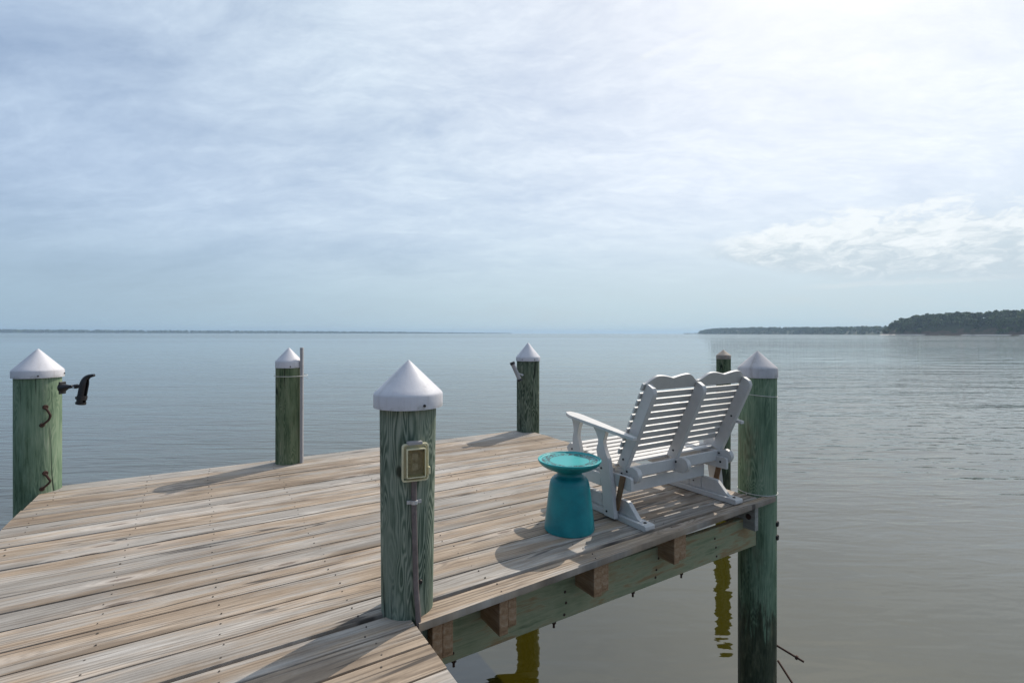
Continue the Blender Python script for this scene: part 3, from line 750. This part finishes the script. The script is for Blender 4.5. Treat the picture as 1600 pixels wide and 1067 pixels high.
silt = nt.noise(nt.map(Pw, scale=(.05, .16, 1.)), 1., 3., .5)
col = nt.mix(silt, (.033,.0275,.0010), (.041,.034,.0020))
rgh = nt.m('ADD', .015, nt.rng(dist, 60., 500., 0., .06))
setb(nt, b, col, rgh, ior=2.05, normal=nrm); b.inputs['Specular Tint'].default_value = (.90,.96,1.,1)
M['water'] = m
bm = bmesh.new()
rings = []; rad_ = [0.]+[6*(R/6)**(i/22) for i in range(23)]
cen = bm.verts.new((0, 0, WATER)); prev = None
for r in rad_[1:]:
    ring = [bm.verts.new((r*math.cos(2*PI*k/72), r*math.sin(2*PI*k/72), WATER)) for k in range(72)]
    for k in range(72):
        if prev is None: bm.faces.new((cen, ring[k], ring[(k+1) % 72]))
        else: bm.faces.new((prev[k], ring[k], ring[(k+1) % 72], prev[(k+1) % 72]))
    prev = ring
o = link('water', bm, M['water']); o['kind'] = 'structure'; o['label'] = 'calm olive grey estuary water with soft ripples'

# ------------------------------------------------------------------ far shores
m, nt, b = material('leaf_clumps')
r = nt.attr('rnd')
col = nt.ramp(r, [(0., (.030,.050,.018)), (.35, (.062,.098,.030)), (.7, (.100,.145,.044)), (1., (.145,.170,.060))])
setb(nt, b, col, .8, spec=.2); M['leaf'] = m
m, nt, b = material('bluff_earth')
n1 = nt.noise(nt.map(nt.pos(), scale=(.05, .05, .12)), 1., 6., .65)
z = nt.sep(nt.pos())[2]
earth = nt.ramp(n1, [(.3, (.075,.048,.035)), (.5, (.13,.085,.062)), (.7, (.19,.135,.10))])
gr = nt.ramp(n1, [(.3, (.020,.030,.012)), (.7, (.05,.058,.026))])
col = nt.mix(nt.rng(nt.m('ADD', n1, nt.m('MULTIPLY', z, .012)), .52, .66), earth, gr)
col = nt.mix(nt.m('MULTIPLY', nt.rng(z, .8, .0), nt.rng(nt.noise(nt.map(nt.pos(), scale=(.02, .02, 0.)), 1., 3.), .42, .50)), col, (.62,.58,.52))
setb(nt, b, col, .95, spec=.1); M['earth'] = m
M['shore_ground'] = mat_simple('wooded_shore_ground', (.045,.055,.025), .9, .3, .02)
def interp(pts, n):
    pts = np.array(pts, float); d = np.r_[0, np.cumsum(np.linalg.norm(np.diff(pts[:, :2], axis=0), axis=1))]
    s_ = np.linspace(0, d[-1], n); return np.stack([np.interp(s_, d, pts[:, k]) for k in range(pts.shape[1])], 1), d[-1]
def shore(name, pts, n, inland, label):
    """pts: (X, Y, ground height, canopy height) along the waterline in view axes; land lies to the side given by inland (X, Y)"""
    q_, L = interp(pts, n); inl = Vector(inland).normalized()
    prof = [(-8, -.03, -.6), (0, 0., -.2), (7, .02, 1.4), (12, .10, 2.2), (24, .48, 2.), (42, .80, 2.), (75, .97, 1.5), (240, 1.05, 1.)]
    bm = bmesh.new(); rows = []
    for i, (X, Y, g, c_) in enumerate(q_):
        row = []
        for (dd, f, add) in prof:
            j = random.uniform(-1, 1)*(2.5 if f > .05 else .5)
            p = cw(X+inl.x*(dd+j), Y+inl.y*(dd+j), WATER+f*g+add*(1 if g > 2 else .4)+random.uniform(-.6, .6)*(f > .05))
            row.append(bm.verts.new(p))
        rows.append(row)
    for A, B in zip(rows, rows[1:]):
        for k in range(len(prof)-1): bm.faces.new((A[k], A[k+1], B[k+1], B[k]))
    o = link(name, bm, M['earth'] if name == 'bluff' else M['shore_ground'], sharp=180); o['kind'] = 'structure'; o['label'] = label
    return q_, prof, inl
def wood(name, q_, prof, inl, count, rows_d, rad_, quad, nq, label, bare=None):
    """crowns of leaf clumps over a shore strip: every crown has its own lobes and gaps"""
    V = []; F = []; Rn = []
    n = len(q_)
    for i in range(count):
        t = rng.uniform(0, n-1.001); k = int(t); f = t-k
        X, Y, g, c_ = q_[k]*(1-f)+q_[k+1]*f
        if c_ < 1: continue
        dd = rng.choice(rows_d)*rng.uniform(.75, 1.25)
        if bare and bare(X, Y, dd): continue
        gz = np.interp(dd, [p[0] for p in prof], [p[1] for p in prof])*g
        th = c_*rng.uniform(.72, 1.12)*(.62 if dd < 20 else 1.)
        cr = rad_*rng.uniform(.7, 1.25)*min(1, th/12.+.2)
        base = np.array([X+inl.x*dd, Y+inl.y*dd, WATER+gz+th-cr*.95])
        tone = rng.normal(.45, .25)
        lob = rng.normal(size=(5, 3)); lob /= np.linalg.norm(lob, axis=1)[:, None]; lob[:, 2] = np.abs(lob[:, 2])*.7
        for q2 in range(nq):
            if rng.random() < .75:
                l = lob[rng.integers(5)]*cr*.55; d = rng.normal(size=3); d /= np.linalg.norm(d); p = base+l+d*cr*.52*rng.uniform(.75, 1.05)
            else:
                d = rng.normal(size=3); d /= np.linalg.norm(d); p = base+d*np.array([cr, cr, cr*.9])*rng.uniform(.4, .9); p[2] -= rng.uniform(0, th*.45)
            nrm = d+rng.normal(size=3)*.55; nrm /= np.linalg.norm(nrm)
            a_ = np.cross(nrm, [0, 0, 1.]); a_ /= (np.linalg.norm(a_)+1e-6); b_ = np.cross(nrm, a_)
            sz = quad*rng.uniform(.6, 1.3); b0_ = len(V)
            for (aa, bb) in ((-1, -.6), (.2, -1), (1, .1), (.5, .9), (-.6, .8)):
                w_ = p+a_*aa*sz*rng.uniform(.7, 1.1)+b_*bb*sz*rng.uniform(.7, 1.1); w_[2] = max(w_[2], WATER+.6)
                V.append(cw(w_[0], w_[1], w_[2])[:])
            F.append(tuple(range(b0_, b0_+5))); Rn += [min(1, max(0, tone+rng.normal(0, .13)))]*5
    me = bpy.data.meshes.new(name); me.from_pydata(V, [], F)
    at_ = me.attributes.new('rnd', 'FLOAT', 'POINT'); at_.data.foreach_set('value', Rn)
    me.materials.append(M['leaf']); o = bpy.data.objects.new(name, me); C.objects.link(o)
    o['kind'] = 'stuff'; o['label'] = label; o['category'] = 'wood'
    return o
def sx(px, Y): return (px-800)/FPX*Y
near_pts = [(sx(1390, 1480)+60, 1480, 20, 16), (sx(1373, 1340), 1340, 20, 18), (sx(1392, 1300), 1300, 34, 21), (sx(1410, 1270), 1270, 37, 21), (sx(1480, 1150), 1150, 36, 21), (sx(1600, 1000), 1000, 37, 21), (sx(1850, 800), 800, 36, 20), (1190, 560, 34, 20), (1330, 250, 32, 20), (1500, -100, 30, 20)]
q1, pr1, in1 = shore('bluff', near_pts, 150, (1, .25), 'wooded reddish earth bluff with a pale beach line on the right shore')
def bare(X, Y, dd):
    px = 800+FPX*X/Y if Y > 0 else 5000
    if 1444 < px < 1508 and dd < 14+15*math.sin((px-1444)/64*PI): return True
    return dd < 22 and 1380 < px < 1560 and math.sin(px*.21)+math.sin(px*.083+1) > -.4
wood('bluff_wood', q1, pr1, in1, 1900, [16, 20, 28, 38, 24, 34, 44, 56, 70, 90, 115, 150], 7.0, 1.9, 80, 'dense green wood covering the bluff on the right shore', bare)
far_pts = [(sx(1088, 3900), 3900, 16, 16), (sx(1100, 3800), 3800, 26, 20), (sx(1160, 3300), 3300, 28, 21), (sx(1250, 2700), 2700, 22, 19), (sx(1330, 2250), 2250, 20, 19), (sx(1375, 2050), 2050, 20, 18), (sx(1420, 1900), 1900, 24, 20)]
q2, pr2, in2 = shore('headland', far_pts, 90, (1, .35), 'low far headland behind the right bluff')
wood('headland_wood', q2, pr2, in2, 900, [16, 28, 44, 62, 85, 120], 9.0, 3.4, 26, 'hazy blue green wood on the far headland at right')
spit_pts = [(sx(1070, 5200), 5200, 4, 6), (sx(1092, 5200), 5200, 6, 9), (sx(1130, 5200), 5200, 8, 12)]
left_pts = [(sx(-900, 4000), 4000, 14, 26), (sx(-300, 4600), 4600, 14, 27), (sx(0, 5000), 5000, 12, 27), (sx(250, 5600), 5600, 10, 25), (sx(480, 6300), 6300, 8, 23), (sx(620, 6900), 6900, 6, 20), (sx(700, 7400), 7400, 3, 14), (sx(800, 7800), 7800, 1, 7)]
q3, pr3, in3 = shore('far_shore', left_pts, 120, (-.3, 1), 'thin low shore across the bay on the left horizon')
wood('far_shore_wood', q3, pr3, in3, 3400, [12, 20, 34, 52], 14., 7., 13, 'thin blue strip of wood along the left horizon')
q4, pr4, in4 = shore('spit', spit_pts, 12, (.2, 1), 'faint low point of land beyond the far headland')
wood('spit_wood', q4, pr4, in4, 70, [14, 24, 40], 8., 4., 12, 'faint trees on the low point beyond the far headland')

# ------------------------------------------------------------------ haze
bm = bmesh.new(); box(bm, -12000, 12000, -12000, 12000, WATER-1.1, 68)
m = bpy.data.materials.new('haze_air'); m.use_nodes = True; m.node_tree.nodes.clear()
nt = NT(m.node_tree); pv = nt.new('ShaderNodeVolumePrincipled'); out = nt.new('ShaderNodeOutputMaterial')
pv.inputs['Color'].default_value = (.57,.77,.97,1); pv.inputs['Density'].default_value = 1.05e-4; pv.inputs['Anisotropy'].default_value = .2
nt.l.new(pv.outputs[0], out.inputs['Volume'])
o = link('haze', bm, m); o['kind'] = 'stuff'; o['label'] = 'pale haze over the bay'; o['category'] = 'haze'

# ------------------------------------------------------------------ light and sky
el = math.radians(44.5); sd = Vector((.925, .38, 0)).normalized()*math.cos(el); sun_dir = Vector((sd.x, sd.y, math.sin(el)))
L = bpy.data.lights.new('sun', 'SUN'); L.energy = 3.6; L.angle = math.radians(.5); L.color = (1., .93, .83)
lo = bpy.data.objects.new('sun', L); C.objects.link(lo); lo.rotation_euler = sun_dir.to_track_quat('Z', 'Y').to_euler(); lo.location = (0, 0, 20)
W = bpy.data.worlds.new('World'); scene.world = W; W.use_nodes = True; nt = NT(W.node_tree)
bg = W.node_tree.nodes['Background']
sky = nt.new('ShaderNodeTexSky', sky_type='NISHITA', sun_disc=False)
sky.sun_elevation = el; sky.sun_rotation = math.atan2(sun_dir.x, sun_dir.y); sky.air_density = 1.0; sky.dust_density = 1.5; sky.ozone_density = 1.
d = nt.new('ShaderNodeTexCoord').outputs['Generated']
dv_ = nt.map(d, rot=(0, 0, A0)); X, Y, Z = nt.sep(dv_)
zz = nt.m('MAXIMUM', Z, 0.)
inv = nt.m('DIVIDE', 1., nt.m('ADD', zz, .24))
pc = nt.com(nt.m('MULTIPLY', X, inv), nt.m('MULTIPLY', Y, inv), 0.)
sunward = nt.m('MAXIMUM', nt.v('DOT_PRODUCT', d, tuple(sun_dir)), 0.)
sdot = nt.v('DOT_PRODUCT', d, tuple(sun_dir))
# high thin veil lit by the sun: brighter towards it, deep blue sky opposite
cloudc = nt.ramp(nt.m('MULTIPLY_ADD', sdot, .5, .5), [(.20, (.08,.135,.25)), (.45, (.22,.31,.45)), (.55, (.37,.485,.635)), (.70, (.47,.585,.715)), (.85, (.65,.750,.82)), (.93, (.775,.84,.885)), (.98, (.875,.91,.915)), (1., (1.15,1.15,1.12))])
wp = nt.v('ADD', pc, nt.v('MULTIPLY', nt.v('SUBTRACT', nt.noisec(pc, 2.2, 4.), (.5, .5, .5)), (.16, .16, 0.)))
c1 = nt.noise(nt.map(wp, scale=(1.3, 2.2, 1.), rot=(0, 0, .50), loc=(3.2, 1.1, 0)), 1., 10., .62, .5)
c2 = nt.noise(nt.map(wp, scale=(3.0, 7.5, 1.), rot=(0, 0, .75), loc=(7.2, 4.1, 0)), 1., 10., .68, .6)
c3 = nt.noise(nt.map(pc, scale=(.55, .9, 1.), rot=(0, 0, .3), loc=(1.2, 8.1, 0)), 1., 3., .5, .4)
c4 = nt.noise(nt.map(wp, scale=(14., 22., 1.), rot=(0, 0, .6)), 1., 7., .68)
veil = nt.m('ADD', nt.m('MULTIPLY', c1, .34), nt.m('ADD', nt.m('MULTIPLY', c2, .22), nt.m('MULTIPLY', c3, .33)))
veil = nt.m('ADD', veil, nt.m('MULTIPLY', c4, .11))
veil = nt.rng(veil, .395, .595, 0., 1., False)
skyc = nt.mix(1., sky.outputs[0], (.10,.10,.10), 'MULTIPLY')
mod = nt.m('MULTIPLY_ADD', veil, .34, .82)
lit = nt.mix(1., nt.mix(1., cloudc, (1.09,1.08,1.12), 'MULTIPLY'), nt.com(mod, nt.m('MULTIPLY_ADD', veil, .28, .87), nt.m('MULTIPLY_ADD', veil, .18, .94)), 'MULTIPLY')
thin = nt.mix(nt.m('MULTIPLY_ADD', veil, .30, .67), skyc, lit)
# low band of milky air above the horizon
hz = nt.rng(Z, .30, .0); hz = nt.m('POWER', hz, 1.6)
hcol = nt.mix(nt.rng(sdot, .05, .72), (.36,.505,.605), (.50,.65,.71))
thin = nt.mix(nt.m('MULTIPLY', hz, nt.m('MULTIPLY_ADD', veil, .25, .65)), thin, hcol)
# low cumulus bank on the right
az = nt.m('ARCTAN2', X, Y); elv = nt.m('ARCSINE', Z)
cb = nt.com(nt.m('MULTIPLY', az, 13.), nt.m('MULTIPLY', elv, 30.), 0.)
cbw = nt.v('ADD', cb, nt.v('MULTIPLY', nt.v('SUBTRACT', nt.noisec(cb, 1.7, 3.), (.5, .5, .5)), (.9, .9, 0.)))
f1 = nt.noise(nt.map(cbw, loc=(2.4, .3, 0)), 1., 9., .60); f2 = nt.noise(nt.map(cbw, scale=(2.2, 2.2, 1), loc=(5., 9., 0)), 1., 8., .64)
centre = nt.m('SUBTRACT', .146, nt.m('MULTIPLY', nt.m('SUBTRACT', az, .50), .07))
half = nt.rng(az, .34, .62, .016, .060)
q_ = nt.m('DIVIDE', nt.m('SUBTRACT', elv, centre), half)
prof_ = nt.m('SUBTRACT', 1., nt.m('MULTIPLY', q_, q_))
den = nt.m('ADD', nt.m('MULTIPLY', nt.m('MAXIMUM', prof_, -2.), .42), nt.m('MULTIPLY', nt.m('SUBTRACT', nt.m('ADD', nt.m('MULTIPLY', f1, .62), nt.m('MULTIPLY', f2, .38)), .5), 2.6))
cum = nt.m('MULTIPLY', nt.rng(den, -.22, .22), nt.m('MULTIPLY', nt.rng(az, .33, .46), nt.rng(az, 1.9, 1.5)))
cum = nt.m('MULTIPLY', cum, nt.rng(q_, -1.15, -.50))
s1 = nt.m('MULTIPLY', nt.rng(nt.m('ABSOLUTE', nt.m('SUBTRACT', elv, nt.m('ADD', .082, nt.m('MULTIPLY', nt.m('SUBTRACT', f1, .5), .012)))), .006, .001), nt.m('MULTIPLY', nt.rng(az, .50, .60), nt.rng(az, .95, .75)))
shade = nt.rng(nt.m('ADD', nt.m('MULTIPLY', q_, .22), nt.m('ADD', nt.m('MULTIPLY', f2, .9), nt.m('MULTIPLY', f1, .5))), .50, .92)
ccol = nt.mix(shade, (.60,.70,.77), (.95,1.0,1.02))
final = nt.mix(nt.m('MULTIPLY', s1, .45), thin, (.74,.81,.85))
final = nt.mix(nt.m('MULTIPLY', cum, .86), final, ccol)
# one faint old contrail
def dirpx(px, py): return (cw((px-800)/FPX, 1., (521-py)/FPX)).normalized()
e1, e2 = dirpx(985, 98), dirpx(1200, 8); nn = e1.cross(e2).normalized(); ax = (e2-e1).normalized(); m0 = e1.dot(ax); m1 = e2.dot(ax)
off = nt.m('ADD', nt.v('DOT_PRODUCT', d, tuple(nn)), nt.m('MULTIPLY', nt.m('SUBTRACT', c2, .5), .012))
tr = nt.m('MULTIPLY', nt.rng(nt.m('ABSOLUTE', off), .0075, .001), nt.m('MULTIPLY', nt.rng(nt.v('DOT_PRODUCT', d, tuple(ax)), m0, m0+.03), nt.rng(nt.v('DOT_PRODUCT', d, tuple(ax)), m1, m1-.06)))
final = nt.mix(nt.m('MULTIPLY', tr, nt.m('MULTIPLY_ADD', c4, .5, .1)), final, (.95,.98,.98))
nt.l.new(final, bg.inputs[0]); bg.inputs[1].default_value = 1.

# ------------------------------------------------------------------ camera
cam = bpy.data.cameras.new('camera'); co = bpy.data.objects.new('camera', cam); C.objects.link(co)
cam.sensor_width = 36; cam.lens = FPX*36/1600; cam.shift_y = -.0079; cam.clip_start = .05; cam.clip_end = 40000
co.location = (0, 0, EYE)
co.rotation_euler = (Matrix.Rotation(-A0, 4, 'Z') @ Matrix.Rotation(PI/2, 4, 'X') @ Matrix.Rotation(math.radians(.09), 4, 'Z')).to_euler()
scene.camera = co
vs = scene.view_settings; vs.view_transform = 'Standard'; vs.look = 'None'; vs.exposure = 0.; vs.gamma = 1.
scene.cycles.use_denoising = True; scene.cycles.max_bounces = 8; scene.cycles.volume_bounces = 0
scene.cycles.sample_clamp_indirect = 6.
